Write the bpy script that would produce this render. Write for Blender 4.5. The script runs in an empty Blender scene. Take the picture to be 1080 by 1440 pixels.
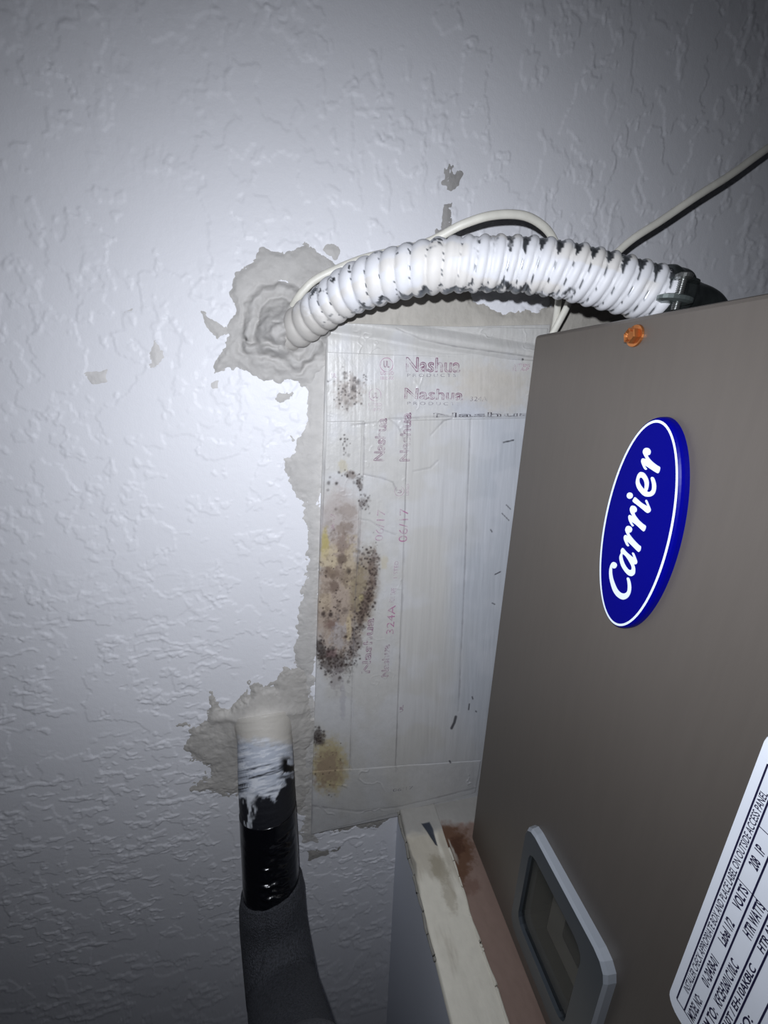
import bpy, math
import numpy as np
from mathutils import Matrix, Vector

# ------------------------------------------------------------------ camera, world, light, exposure
F = 586.0                      # focal length in pixels of a 1080 wide frame
CAM_Z = 2.085                  # camera height above the floor
ZC = 0.315                     # ceiling above the camera
YP = 0.155                     # face of the air handler panel in front of the camera


def _axes(zp, hp):
    z = np.array([zp[0] - 540, zp[1] - 720, F]); z /= np.linalg.norm(z)
    h = np.array([hp[0] - 540, hp[1] - 720, F]); h -= z * (h @ z); h /= np.linalg.norm(h)
    return np.array([-h, np.cross(z, -h), z])


M = _axes((410, 535), (480, 2600))     # rows: world x, y, z seen in camera axes (right, down, forward)
scene = bpy.context.scene
col = scene.collection

cam_data = bpy.data.cameras.new('camera')
cam_data.sensor_fit = 'HORIZONTAL'
cam_data.sensor_width = 36.0
cam_data.lens = F / 1080 * 36
cam_data.clip_start = 0.005
cam = bpy.data.objects.new('camera', cam_data)
col.objects.link(cam)
R = Matrix([[M[i, 0], -M[i, 1], -M[i, 2]] for i in range(3)]).to_4x4()
cam.matrix_world = Matrix.Translation((0, 0, CAM_Z)) @ R
scene.camera = cam

world = bpy.data.worlds.new('world')
scene.world = world
world.use_nodes = True
world.node_tree.nodes['Background'].inputs['Color'].default_value = (0.75, 0.8, 1.0, 1)
world.node_tree.nodes['Background'].inputs['Strength'].default_value = 0.012

flash = bpy.data.lights.new('phone_flash', 'SPOT')       # the phone's flash beside its lens, beam narrower than this wide view
flash.energy = 4.7
flash.spot_size = math.radians(145)
flash.spot_blend = 1.0
flash.color = (0.90, 0.93, 1.0)
flash.shadow_soft_size = 0.0025
flash_o = bpy.data.objects.new('phone_flash', flash)
flash_o.location = (0.019, -0.008, CAM_Z - 0.001)
flash_o.rotation_euler = (R.to_3x3() @ Matrix.Rotation(math.radians(-5), 3, 'X') @ Matrix.Rotation(math.radians(1), 3, 'Y')).to_euler()
col.objects.link(flash_o)

scene.view_settings.view_transform = 'Standard'
scene.view_settings.look = 'None'
scene.view_settings.gamma = 1
scene.view_settings.use_curve_mapping = False
scene.view_settings.exposure = 0.0


# ------------------------------------------------------------------ helpers
def at(px, py, ax, v):
    """the point where the sight line of a photo pixel meets the plane world[ax] = v (camera at the origin)"""
    r = M @ np.array([px - 540.0, py - 720.0, F])
    return r * (v / r[ax])


def pixel(x, y, z):
    c = [M[0, i] * x + M[1, i] * y + M[2, i] * z for i in range(3)]
    return 540 + F * c[0] / c[2], 720 + F * c[1] / c[2]


def lin(r, g=None, b=None):
    if g is None:
        r, g, b = r
    f = lambda c: c / 12.92 if c <= 0.04045 else ((c + 0.055) / 1.055) ** 2.4
    return np.array([f(r / 255), f(g / 255), f(b / 255)])


def vnoise(x, y, seed):
    T = np.random.RandomState(seed).rand(256, 256).astype(np.float32)
    xi = np.floor(x).astype(np.int64); yi = np.floor(y).astype(np.int64)
    u = x - xi; v = y - yi
    u = u * u * u * (u * (u * 6 - 15) + 10); v = v * v * v * (v * (v * 6 - 15) + 10)
    a = T[xi & 255, yi & 255]; b = T[(xi + 1) & 255, yi & 255]
    c = T[xi & 255, (yi + 1) & 255]; d = T[(xi + 1) & 255, (yi + 1) & 255]
    return ((a + (b - a) * u) * (1 - v) + (c + (d - c) * u) * v) * 2 - 1


def fbm(x, y, seed, octs=3, gain=0.5):
    s = 0; a = 1.0; t = 0
    for o in range(octs):
        s = s + a * vnoise(x * 2.03 ** o + 17.3 * o, y * 2.03 ** o - 9.1 * o, seed + o)
        t += a; a *= gain
    return s / t


def sstep(a, b, x):
    t = np.clip((x - a) / (b - a), 0, 1)
    return t * t * (3 - 2 * t)


def poly_sdf(px, py, pts):
    """signed distance in pixels, positive inside"""
    p = np.array(pts, float); q = np.roll(p, -1, 0)
    best = np.full(px.shape, 1e9); ins = np.zeros(px.shape, bool)
    for (ax, ay), (bx, by) in zip(p, q):
        ex, ey = bx - ax, by - ay
        t = np.clip(((px - ax) * ex + (py - ay) * ey) / (ex * ex + ey * ey + 1e-9), 0, 1)
        best = np.minimum(best, (px - ax - t * ex) ** 2 + (py - ay - t * ey) ** 2)
        cond = (ay > py) != (by > py)
        ins ^= cond & (px < (bx - ax) * (py - ay) / (by - ay + 1e-12) + ax)
    return np.where(ins, 1, -1) * np.sqrt(best)


def line_dist(px, py, pts):
    best = np.full(px.shape, 1e9)
    for (ax, ay), (bx, by) in zip(pts[:-1], pts[1:]):
        ex, ey = bx - ax, by - ay
        t = np.clip(((px - ax) * ex + (py - ay) * ey) / (ex * ex + ey * ey + 1e-9), 0, 1)
        best = np.minimum(best, (px - ax - t * ex) ** 2 + (py - ay - t * ey) ** 2)
    return np.sqrt(best)


def link(name, me, mat, parent=None, label=None, smooth=True):
    o = bpy.data.objects.new(name, me)
    col.objects.link(o)
    for m in (mat if isinstance(mat, (list, tuple)) else [mat]):
        me.materials.append(m)
    if smooth:
        me.polygons.foreach_set('use_smooth', np.ones(len(me.polygons), bool))
    if parent is not None:
        o.parent = parent
    if label:
        o['label'] = label
    return o


def mesh_np(name, verts, quads):
    """mesh from numpy arrays (world = camera frame raised by CAM_Z)"""
    v = np.array(verts, np.float32).reshape(-1, 3).copy(); v[:, 2] += CAM_Z
    q = np.array(quads, np.int32).reshape(-1, 4)
    me = bpy.data.meshes.new(name)
    me.vertices.add(len(v)); me.vertices.foreach_set('co', v.ravel())
    me.loops.add(q.size); me.loops.foreach_set('vertex_index', q.ravel())
    me.polygons.add(len(q))
    me.polygons.foreach_set('loop_start', np.arange(0, q.size, 4, dtype=np.int32))
    me.update(calc_edges=True)
    return me


def mesh_py(name, verts, faces):
    me = bpy.data.meshes.new(name)
    me.from_pydata([(p[0], p[1], p[2] + CAM_Z) for p in verts], [], faces)
    me.update()
    return me


def color_attr(me, name, rgb):
    a = me.color_attributes.new(name, 'FLOAT_COLOR', 'POINT')
    c = np.ones((len(me.vertices), 4), np.float32); c[:, :3] = rgb
    a.data.foreach_set('color', c.ravel())


def float_attr(me, name, val):
    a = me.attributes.new(name, 'FLOAT', 'POINT')
    a.data.foreach_set('value', np.array(val, np.float32).ravel())


def grid_quads(n, m, keep=None):
    i, j = np.meshgrid(np.arange(n - 1), np.arange(m - 1), indexing='ij')
    a = i * m + j
    q = np.stack([a, a + 1, a + m + 1, a + m], -1).reshape(-1, 4)   # +x then +y rows: faces the room below
    if keep is not None:
        k = keep[:-1, :-1] | keep[1:, :-1] | keep[:-1, 1:] | keep[1:, 1:]
        q = q[k.ravel()]
    return q


def compact(verts, quads, *arrs):
    used = np.unique(quads)
    remap = np.full(len(verts), -1); remap[used] = np.arange(len(used))
    return (verts[used], remap[quads]) + tuple(a[used] for a in arrs)


def box_mesh(name, x0, x1, y0, y1, z0, z1, bev=0.0):
    import bmesh
    bm = bmesh.new()
    vs = [bm.verts.new((x, y, z + CAM_Z)) for x in (x0, x1) for y in (y0, y1) for z in (z0, z1)]
    for f in ((0, 1, 3, 2), (4, 6, 7, 5), (0, 4, 5, 1), (2, 3, 7, 6), (0, 2, 6, 4), (1, 5, 7, 3)):
        bm.faces.new([vs[i] for i in f])
    bmesh.ops.recalc_face_normals(bm, faces=bm.faces)
    if bev:
        bmesh.ops.bevel(bm, geom=list(bm.edges), offset=bev, segments=3, affect='EDGES', profile=0.5)
    me = bpy.data.meshes.new(name); bm.to_mesh(me); bm.free()
    return me


def spline(pts, ds):
    """Catmull-Rom through points, resampled at spacing ds"""
    p = np.array(pts, float)
    p = np.vstack([2 * p[0] - p[1], p, 2 * p[-1] - p[-2]])
    out = []
    for i in range(1, len(p) - 2):
        t = np.linspace(0, 1, 60, endpoint=False)[:, None]
        a, b, c, d = p[i - 1], p[i], p[i + 1], p[i + 2]
        out.append(0.5 * (2 * b + (c - a) * t + (2 * a - 5 * b + 4 * c - d) * t ** 2 + (3 * b - a - 3 * c + d) * t ** 3))
    out = np.vstack(out + [p[-2][None]])
    L = np.r_[0, np.cumsum(np.linalg.norm(np.diff(out, axis=0), axis=1))]
    n = max(3, int(L[-1] / ds) + 1)
    s = np.linspace(0, L[-1], n)
    return np.stack([np.interp(s, L, out[:, k]) for k in range(out.shape[1])], 1), s


def sweep(name, pts, ds, n, rad, caps=True, ref=(0, 0, -1)):
    """tube along pts; rad(s, theta) -> radius; theta = 0 points along ref.  Returns mesh, S, TH"""
    P, s = spline(pts, ds)
    P = P[:, :3]
    T = np.gradient(P, axis=0); T /= np.linalg.norm(T, axis=1)[:, None]
    ref = np.array(ref, float)
    N = ref[None] - T * (T @ ref)[:, None]; N /= np.linalg.norm(N, axis=1)[:, None]
    B = np.cross(T, N)
    th = np.linspace(0, 2 * np.pi, n, endpoint=False)
    S, TH = np.meshgrid(s, th, indexing='ij')
    r = rad(S, TH)
    V = P[:, None] + r[..., None] * (np.cos(TH)[..., None] * N[:, None] + np.sin(TH)[..., None] * B[:, None])
    i, j = np.meshgrid(np.arange(len(s) - 1), np.arange(n), indexing='ij')
    j2 = (j + 1) % n
    q = np.stack([i * n + j, i * n + j2, (i + 1) * n + j2, (i + 1) * n + j], -1).reshape(-1, 4)
    verts = V.reshape(-1, 3)
    if caps:
        k = len(verts)
        verts = np.vstack([verts, P[0], P[-1]])
        jj = np.arange(0, n, 2)
        q = np.vstack([q, np.stack([np.full(len(jj), k), (jj + 2) % n, jj + 1, jj], 1),
                       np.stack([np.full(len(jj), k + 1), (len(s) - 1) * n + jj, (len(s) - 1) * n + jj + 1, (len(s) - 1) * n + (jj + 2) % n], 1)])
        S = np.append(S.ravel(), [s[0], s[-1]]); TH = np.append(TH.ravel(), [0, 0])
    return mesh_np(name, verts, q), S.ravel(), TH.ravel(), verts


def thing(name, label, cat, loc, group=None):
    o = bpy.data.objects.new(name, None)
    o.empty_display_size = 0.02
    o.location = (loc[0], loc[1], loc[2] + CAM_Z)
    col.objects.link(o)
    tag(o, label, cat, group)
    return o


def tag(o, label, cat, group=None):
    o['label'] = label; o['category'] = cat
    if group:
        o['group'] = group


def adopt(o, parent):
    """parent while keeping the mesh where it was built"""
    o.parent = parent
    chain = parent; p = Vector((0, 0, 0))
    while chain is not None:
        p += chain.location + chain.matrix_parent_inverse.translation; chain = chain.parent
    o.matrix_parent_inverse = Matrix.Translation(-p)
    return o


# ------------------------------------------------------------------ materials
def mat(name, color=(0.5, 0.5, 0.5), rough=0.6, metal=0.0, spec=0.5, attr=None, bump=None, vary=None, coat=0.0, alpha=None):
    m = bpy.data.materials.new(name); m.use_nodes = True
    nt = m.node_tree; b = nt.nodes['Principled BSDF']
    b.inputs['Roughness'].default_value = rough
    b.inputs['Metallic'].default_value = metal
    b.inputs['Specular IOR Level'].default_value = spec
    b.inputs['Coat Weight'].default_value = coat
    src = None
    if attr:
        n = nt.nodes.new('ShaderNodeAttribute'); n.attribute_name = attr
        src = n.outputs['Color']
    else:
        n = nt.nodes.new('ShaderNodeRGB'); n.outputs[0].default_value = (*color, 1); src = n.outputs[0]
    tc = nt.nodes.new('ShaderNodeTexCoord')
    if vary:
        sc, amt, stretch = vary
        mp = nt.nodes.new('ShaderNodeMapping'); mp.inputs['Scale'].default_value = stretch
        no = nt.nodes.new('ShaderNodeTexNoise'); no.inputs['Scale'].default_value = sc; no.inputs['Detail'].default_value = 6
        nt.links.new(tc.outputs['Object'], mp.inputs[0]); nt.links.new(mp.outputs[0], no.inputs['Vector'])
        rm = nt.nodes.new('ShaderNodeMapRange')
        rm.inputs['From Min'].default_value = 0.3; rm.inputs['From Max'].default_value = 0.7
        rm.inputs['To Min'].default_value = 1 - amt; rm.inputs['To Max'].default_value = 1 + amt
        nt.links.new(no.outputs['Fac'], rm.inputs['Value'])
        mx = nt.nodes.new('ShaderNodeVectorMath'); mx.operation = 'SCALE'
        nt.links.new(src, mx.inputs[0]); nt.links.new(rm.outputs[0], mx.inputs['Scale'])
        src = mx.outputs[0]
    nt.links.new(src, b.inputs['Base Color'])
    if bump:
        sc, dist, stretch = bump
        mp = nt.nodes.new('ShaderNodeMapping'); mp.inputs['Scale'].default_value = stretch
        no = nt.nodes.new('ShaderNodeTexNoise'); no.inputs['Scale'].default_value = sc; no.inputs['Detail'].default_value = 5
        nt.links.new(tc.outputs['Object'], mp.inputs[0]); nt.links.new(mp.outputs[0], no.inputs['Vector'])
        bp = nt.nodes.new('ShaderNodeBump'); bp.inputs['Distance'].default_value = dist; bp.inputs['Strength'].default_value = 1
        nt.links.new(no.outputs['Fac'], bp.inputs['Height']); nt.links.new(bp.outputs[0], b.inputs['Normal'])
    if alpha:
        no = nt.nodes.new('ShaderNodeTexNoise'); no.inputs['Scale'].default_value = alpha[0]; no.inputs['Detail'].default_value = 3
        nt.links.new(tc.outputs['Object'], no.inputs['Vector'])
        rm = nt.nodes.new('ShaderNodeMapRange')
        rm.inputs['From Min'].default_value = 0.35; rm.inputs['From Max'].default_value = 0.62
        rm.inputs['To Min'].default_value = alpha[1]; rm.inputs['To Max'].default_value = alpha[2]
        nt.links.new(no.outputs['Fac'], rm.inputs['Value']); nt.links.new(rm.outputs[0], b.inputs['Alpha'])
    return m


ONE = (1, 1, 1)
m_ceil = mat('white_ceiling_paint', lin(228, 229, 234), 0.45, spec=0.25, bump=(900, 0.00010, ONE), vary=(9, 0.025, ONE))
m_wall = mat('white_wall_paint', lin(226, 231, 241), 0.42, spec=0.35, bump=(500, 0.00012, ONE))
m_seal = mat('grey_sealant', attr='col', rough=0.6, spec=0.3, bump=(260, 0.0004, ONE), vary=(140, 0.06, ONE))
m_board = mat('painted_duct', attr='col', rough=0.45, spec=0.4, bump=(300, 0.00025, (0.06, 1, 1)), vary=(200, 0.05, (0.05, 1, 1)))
m_tape = mat('painted_foil_tape', attr='col', rough=0.4, spec=0.45, bump=(350, 0.0002, ONE), vary=(160, 0.04, ONE))
m_pink = mat('faded_pink_print', lin(196, 128, 170), 0.5, alpha=(210, 0.03, 0.6))
m_pink2 = mat('pale_pink_print', lin(198, 146, 182), 0.5, alpha=(210, 0.0, 0.42))
m_grey_print = mat('grey_print', lin(132, 126, 140), 0.5, alpha=(210, 0.05, 0.6))
m_panel = mat('taupe_painted_steel', lin(100, 94, 88), 0.40, metal=0.25, spec=0.75, bump=(900, 0.00005, (0.1, 1, 1)), vary=(300, 0.025, (0.1, 1, 1)))
m_cab = mat('cabinet_steel', lin(120, 116, 110), 0.45, metal=0.3)
m_blue = mat('blue_badge', lin(2, 3, 118), 0.35, spec=0.06)
m_white = mat('white_print', lin(226, 238, 252), 0.45)
m_label = mat('white_sticker', lin(238, 244, 254), 0.4, vary=(60, 0.02, ONE))
m_ink = mat('dark_ink', lin(28, 26, 62), 0.5)
m_copper = mat('copper_screw', lin(216, 140, 84), 0.3, metal=0.9)
m_gplastic = mat('grey_plastic', lin(66, 72, 78), 0.35, spec=0.5)
m_rim = mat('plastic_rim_highlight', lin(150, 156, 164), 0.3, spec=0.5)  # paler than the cover frame: the side wall's highlight put into the colour
m_pocket = mat('dark_pocket', lin(46, 44, 38), 0.5)
m_breaker = mat('breaker_face', lin(176, 172, 160), 0.5, vary=(40, 0.12, ONE))
m_dark = mat('black_toggle_reflection', lin(22, 24, 26), 0.35)
m_cable = mat('white_cable_jacket', lin(214, 212, 202), 0.45, vary=(120, 0.08, ONE))
m_cream = mat('jamb_paint', attr='col', rough=0.5, spec=0.4, bump=(220, 0.0002, ONE), vary=(150, 0.04, ONE))
m_zinc = mat('zinc_fitting', lin(92, 98, 98), 0.34, metal=0.85, vary=(160, 0.25, ONE))
m_ear = mat('bright_zinc', lin(128, 138, 136), 0.35, metal=0.7)
m_zinc_l = mat('steel_screw', lin(150, 152, 150), 0.3, metal=0.9)
m_tapeblk = mat('black_vinyl_tape', lin(10, 11, 16), 0.2, spec=0.45, bump=(70, 0.0006, ONE))
m_foam = mat('black_foam', lin(60, 62, 68), 0.7, spec=0.5, bump=(900, 0.0016, ONE), vary=(700, 0.5, ONE))
m_neck = mat('painted_neck', attr='col', rough=0.5, spec=0.35, bump=(260, 0.0003, ONE))
m_floor = mat('floor_tile', lin(150, 146, 138), 0.6)
m_chip = mat('exposed_dark_board', lin(44, 52, 66), 0.5)


def mix_attr_material():
    m = bpy.data.materials.new('painted_flex_metal'); m.use_nodes = True
    nt = m.node_tree; b = nt.nodes['Principled BSDF']
    a = nt.nodes.new('ShaderNodeAttribute'); a.attribute_name = 'bare'
    c = nt.nodes.new('ShaderNodeAttribute'); c.attribute_name = 'col'
    nt.links.new(c.outputs['Color'], b.inputs['Base Color'])
    r = nt.nodes.new('ShaderNodeMapRange'); r.inputs['To Min'].default_value = 0.5; r.inputs['To Max'].default_value = 0.3
    nt.links.new(a.outputs['Fac'], r.inputs['Value']); nt.links.new(r.outputs[0], b.inputs['Roughness'])
    mm = nt.nodes.new('ShaderNodeMath'); mm.operation = 'MULTIPLY'; mm.inputs[1].default_value = 0.8
    nt.links.new(a.outputs['Fac'], mm.inputs[0]); nt.links.new(mm.outputs[0], b.inputs['Metallic'])
    b.inputs['Specular IOR Level'].default_value = 0.35
    return m


m_flex = mix_attr_material()


def glass_material():
    m = bpy.data.materials.new('smoky_window'); m.use_nodes = True
    b = m.node_tree.nodes['Principled BSDF']
    b.inputs['Base Color'].default_value = (0.02, 0.022, 0.022, 1)
    b.inputs['Alpha'].default_value = 0.35
    b.inputs['Roughness'].default_value = 0.12
    return m


m_glass = glass_material()


# ------------------------------------------------------------------ ceiling
def coords(lo, hi, d0, d1, step, coarse):
    """fine spacing inside [d0, d1], growing geometrically outside"""
    mid = np.arange(d0, d1 + step / 2, step)
    def grow(start, end, sgn):
        out = []; s = step; p = start
        while (end - p) * sgn > 0:
            s = min(s * 1.012, coarse); p = p + sgn * s; out.append(p)
        return np.array(out)
    return np.r_[grow(d0, lo, -1)[::-1], mid, grow(d1, hi, 1)]


def ceiling_height(x, y):
    """relief of the knocked-down plaster towards the room, in metres"""
    wx = x + 0.0035 * fbm(x * 110, y * 110, 11, 3, 0.6); wy = y + 0.0035 * fbm(x * 110, y * 110, 21, 3, 0.6)
    big = fbm(x * 7, y * 7, 41, 2)
    # flat trowelled islands with crisp lips
    a = fbm(wx * 42, wy * 50, 31, 4, 0.55)
    cut = 0.06 + 0.22 * big
    isl = sstep(cut, cut + 0.022, a)
    lip = np.exp(-((a - cut - 0.022) / 0.016) ** 2) * sstep(-0.25, 0.15, fbm(x * 34, y * 34, 81, 2))
    # stray flecks: dragged along x towards the far right, along y towards the near left, mixed elsewhere
    b = fbm(wx * 70, wy * 170, 51, 3, 0.5)
    c = fbm(wx * 190, wy * 75, 71, 3, 0.5)
    d = fbm(wx * 120, wy * 120, 56, 3, 0.5)
    kx = sstep(-0.05, 0.12, y + 0.5 * x + 0.06 * big)
    ky = sstep(-0.12, -0.26, x + 0.25 * y + 0.06 * big)
    fl = sstep(0.26, 0.33, b) * kx + sstep(0.27, 0.34, c) * ky * 1.25 + sstep(0.30, 0.37, d) * (1 - np.maximum(kx, ky)) * 0.9
    fl = fl * sstep(-0.35, 0.05, fbm(x * 24, y * 24, 61, 2))
    return 0.00038 * isl + 0.00036 * lip + 0.00048 * fl + 0.00006 * fbm(x * 420, y * 420, 91, 2) + 0.0004 * big


xs = coords(-1.5, 1.0, -0.52, 0.25, 0.00090, 0.012)
ys = coords(-1.0, 0.95, -0.28, 0.30, 0.00090, 0.012)
X, Y = np.meshgrid(xs, ys, indexing='ij')
H = ceiling_height(X, Y)
me = mesh_np('ceiling', np.stack([X, Y, ZC - H], -1), grid_quads(*X.shape))
ceiling = link('ceiling', me, m_ceil)
ceiling['kind'] = 'structure'
ceiling['label'] = 'white knockdown-textured plaster surface behind the conduit and pipe'


# ------------------------------------------------------------------ sealant smeared on the plaster
def sealant(name, polys, rag, thick, label, extra=None, step=0.0007, seed=5, tint=(183, 181, 178)):
    pts = np.vstack([np.array(p, float) for p in polys])
    w = np.array([at(px, py, 2, ZC) for px, py in pts])
    xs = np.arange(w[:, 0].min() - 0.01, w[:, 0].max() + 0.01, step)
    ys = np.arange(w[:, 1].min() - 0.01, w[:, 1].max() + 0.01, step)
    X, Y = np.meshgrid(xs, ys, indexing='ij')
    PX, PY = pixel(X, Y, ZC)
    sd = np.max([poly_sdf(PX, PY, p) for p in polys], axis=0)
    sd = sd + rag * fbm(X * 110, Y * 110, seed, 4, 0.62) + rag * 0.5 * vnoise(X * 45, Y * 45, seed + 9)
    h = np.where(sd > 0, thick * sstep(-2, 14, sd), sd * 0.00012)
    brush = fbm(X * 60 + 2 * vnoise(X * 20, Y * 20, seed + 3), Y * 200, seed + 1, 3)
    h = h + np.where(sd > -2, 0.00022 * brush, 0)
    under = ceiling_height(X, Y)
    h = h + under * 0.35 - 0.0001
    tone = np.ones_like(X)
    if extra is not None:
        e, t = extra(PX, PY, X, Y, sd)
        h = h + e; tone = tone * t
    base = lin(tint)[None, None] * (tone * (1 + 0.10 * fbm(X * 40, Y * 40, seed + 7, 3)))[..., None]
    V, Q, C = compact(np.stack([X, Y, ZC - h], -1).reshape(-1, 3), grid_quads(*X.shape, keep=h > -0.0006), base.reshape(-1, 3))
    me = mesh_np(name, V, Q)
    color_attr(me, 'col', C)
    return link(name, me, m_seal, ceiling, label)


def conduit_mound(px, py, X, Y, sd):
    # swirls piled where the conduit enters: centre slides along the conduit
    px = px + 7 * fbm(px / 20, py / 20, 331, 3, 0.6); py = py + 7 * fbm(px / 20, py / 20, 341, 3, 0.6)
    d = line_dist(px, py, [(396, 468), (424, 458), (450, 446)])
    ang = np.arctan2(py - 455, px - 425)
    n = fbm(px / 26, py / 26, 301, 3)
    env = np.exp(-(d / 48) ** 2)
    m = 0.015 * np.exp(-(d / 30) ** 2) + 0.0008 * fbm(px / 50, py / 50, 351, 2)
    folds = 0.0011 * np.sin(d * 0.30 + 2.2 * n + 0.8 * np.sin(ang * 2)) * np.exp(-((d - 34) / 34) ** 2) * sstep(-2.4, -1.0, -np.abs(ang - 2.6) )
    folds = folds + 0.0032 * np.abs(fbm(px / 22 + n, py / 40, 311, 3)) * env
    # a curled ridge above and a long one below the entry
    r1 = line_dist(px, py, [(352, 470), (354, 432), (372, 410), (398, 404), (420, 418)])
    r2 = line_dist(px, py, [(350, 488), (392, 496), (420, 512), (446, 490)])
    r3 = line_dist(px, py, [(383, 440), (380, 470), (396, 488)])
    ridge = 0.0022 * np.exp(-(r1 / 7) ** 2) + 0.0026 * np.exp(-(r2 / 6) ** 2) + 0.0018 * np.exp(-(r3 / 6) ** 2)
    gro = 0.0012 * (np.exp(-((r1 - 11) / 4) ** 2) + np.exp(-((r2 - 10) / 4) ** 2))
    inside = sstep(0, 12, sd)
    hole = np.exp(-(((px - 350) / 2.2) ** 2 + ((py - 476) / 4) ** 2))
    return (m + folds + ridge - gro) * inside, 1 - 0.8 * hole - 0.12 * env


sealant('sealant_patch', [[(372, 349), (399, 355), (413, 353), (433, 344), (458, 366), (474, 380), (486, 400), (480, 440), (470, 470), (462, 500), (458, 524),
                           (440, 545), (402, 535), (372, 533), (345, 521), (322, 512), (300, 527), (312, 496), (322, 474), (327, 440), (325, 413), (331, 386), (352, 372)],
                          [(276, 436), (286, 428), (296, 446), (312, 458), (318, 470), (306, 474), (290, 458)],
                          [(458, 350), (466, 343), (474, 352), (472, 362), (464, 358)],
                          [(384, 552), (398, 548), (412, 554), (400, 566), (386, 564)]],
        9, 0.0016, 'thick grey sealant swirled round the white conduit entry', conduit_mound, seed=5)

sealant('sealant_strip', [[(424, 522), (462, 500), (466, 620), (456, 700), (452, 820), (446, 1000), (446, 1180), (424, 1186), (418, 1090), (412, 1010), (418, 960), (411, 910),
                           (420, 868), (424, 800), (430, 760), (424, 706), (404, 668), (412, 640), (424, 606), (430, 566)],
                          [(396, 640), (412, 648), (402, 664)], [(398, 610), (408, 600), (412, 618)]],
        9, 0.0013, 'long grey sealant strip down the left edge of the duct panel', None, seed=25, tint=(188, 186, 183))


def pipe_mound(px, py, X, Y, sd):
    d = line_dist(px, py, [(366, 1022), (384, 1020)])
    m = 0.012 * np.exp(-(d / 34) ** 2) + 0.0008 * np.abs(fbm(px / 16, py / 16, 361, 3))
    px = px + 4 * fbm(px / 14, py / 14, 371, 2)
    r1 = line_dist(px, py, [(300, 1008), (340, 1004), (392, 994), (424, 996)])
    return (m + 0.0016 * np.exp(-(r1 / 6) ** 2)) * sstep(0, 12, sd), np.ones_like(px)


sealant('sealant_patch', [[(250, 1022), (283, 1006), (298, 966), (312, 992), (336, 982), (356, 960), (384, 962), (400, 938), (437, 945), (444, 1010), (440, 1110), (420, 1150),
                           (380, 1100), (348, 1060), (342, 1116), (308, 1119), (267, 1111), (294, 1096), (296, 1074), (267, 1069), (262, 1044)]],
        10, 0.0014, 'grey sealant smear round the black pipe entry', pipe_mound, seed=45, tint=(180, 177, 172))

sealant('sealant_smear', [[(462, 440), (520, 425), (600, 402), (660, 398), (668, 420), (720, 440), (768, 430), (764, 410), (800, 412), (900, 440), (960, 470), (830, 480), (760, 482), (640, 478), (470, 470)]],
        8, 0.0013, 'grey sealant spread beneath the conduit above the duct panel', None, seed=65, tint=(176, 172, 164))
sealant('sealant_spot', [[(628, 232), (638, 232), (637, 240), (648, 246), (646, 262), (634, 270), (622, 260), (624, 246)],
                         [(618, 282), (640, 280), (642, 300), (634, 330), (612, 332), (616, 308)]],
        8, 0.0009, 'small grey sealant dab above the arched cable', None, seed=85, tint=(160, 158, 156))
sealant('sealant_smear', [[(436, 1150), (500, 1140), (556, 1128), (558, 1142), (532, 1166), (502, 1164), (470, 1174), (437, 1180)],
                          [(433, 1196), (476, 1186), (480, 1194), (434, 1210)]],
        6, 0.0010, 'dark grey ragged sealant below the foot of the duct panel', None, seed=105, tint=(160, 157, 152))
sealant('sealant_spot', [[(168, 436), (186, 434), (194, 446), (176, 450)], [(214, 470), (222, 474), (228, 510), (214, 522), (208, 514)],
                         [(118, 524), (150, 520), (150, 536), (130, 538)], [(295, 538), (308, 534), (306, 546), (298, 548)]],
        5, 0.0007, 'thin tan sealant flecks left of the conduit entry', None, seed=125, tint=(206, 204, 202))

# ------------------------------------------------------------------ duct panel with taped seams
BZ = ZC - 0.0055


def blob(px, py, cx, cy, rx, ry, rot=0, rough=0.35, seed=0, scale=6.5):
    c, s = math.cos(rot), math.sin(rot)
    u = ((px - cx) * c + (py - cy) * s) / rx; v = (-(px - cx) * s + (py - cy) * c) / ry
    r = np.sqrt(u * u + v * v) + rough * fbm(px / scale, py / scale, 700 + seed, 4, 0.7)
    return sstep(1.25, 0.55, r)


SEAMS = [[(459, 475), (457, 600), (455, 690), (447, 830), (440, 1000), (438, 1172)],
         [(513, 595), (511, 665), (508, 720), (500, 830), (494, 990), (492, 1085)],
         [(495, 598), (530, 594), (548, 589), (620, 586), (742, 587)],
         [(548, 589), (560, 600), (570, 622)],
         [(511, 667), (536, 672), (552, 678), (558, 690)],
         [(582, 663), (606, 658), (616, 648)],
         [(606, 612), (624, 592), (636, 588)],
         [(573, 592), (568, 800), (556, 1085)],
         [(662, 590), (654, 800), (645, 1000)],
         [(440, 1132), (500, 1140), (560, 1134), (666, 1108)],
         [(556, 462), (590, 478), (640, 488), (748, 503)],
         [(505, 730), (520, 732), (540, 746), (556, 752)]]
rs = np.random.RandomState(3)


def specks(cx, cy, sx, sy, n, r0, r1, rot=0.0):
    out = []
    for _ in range(n):
        a, b = rs.randn() * sx, rs.randn() * sy
        out.append((cx + a * math.cos(rot) - b * math.sin(rot), cy + a * math.sin(rot) + b * math.cos(rot), rs.uniform(r0, r1)))
    return out


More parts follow.
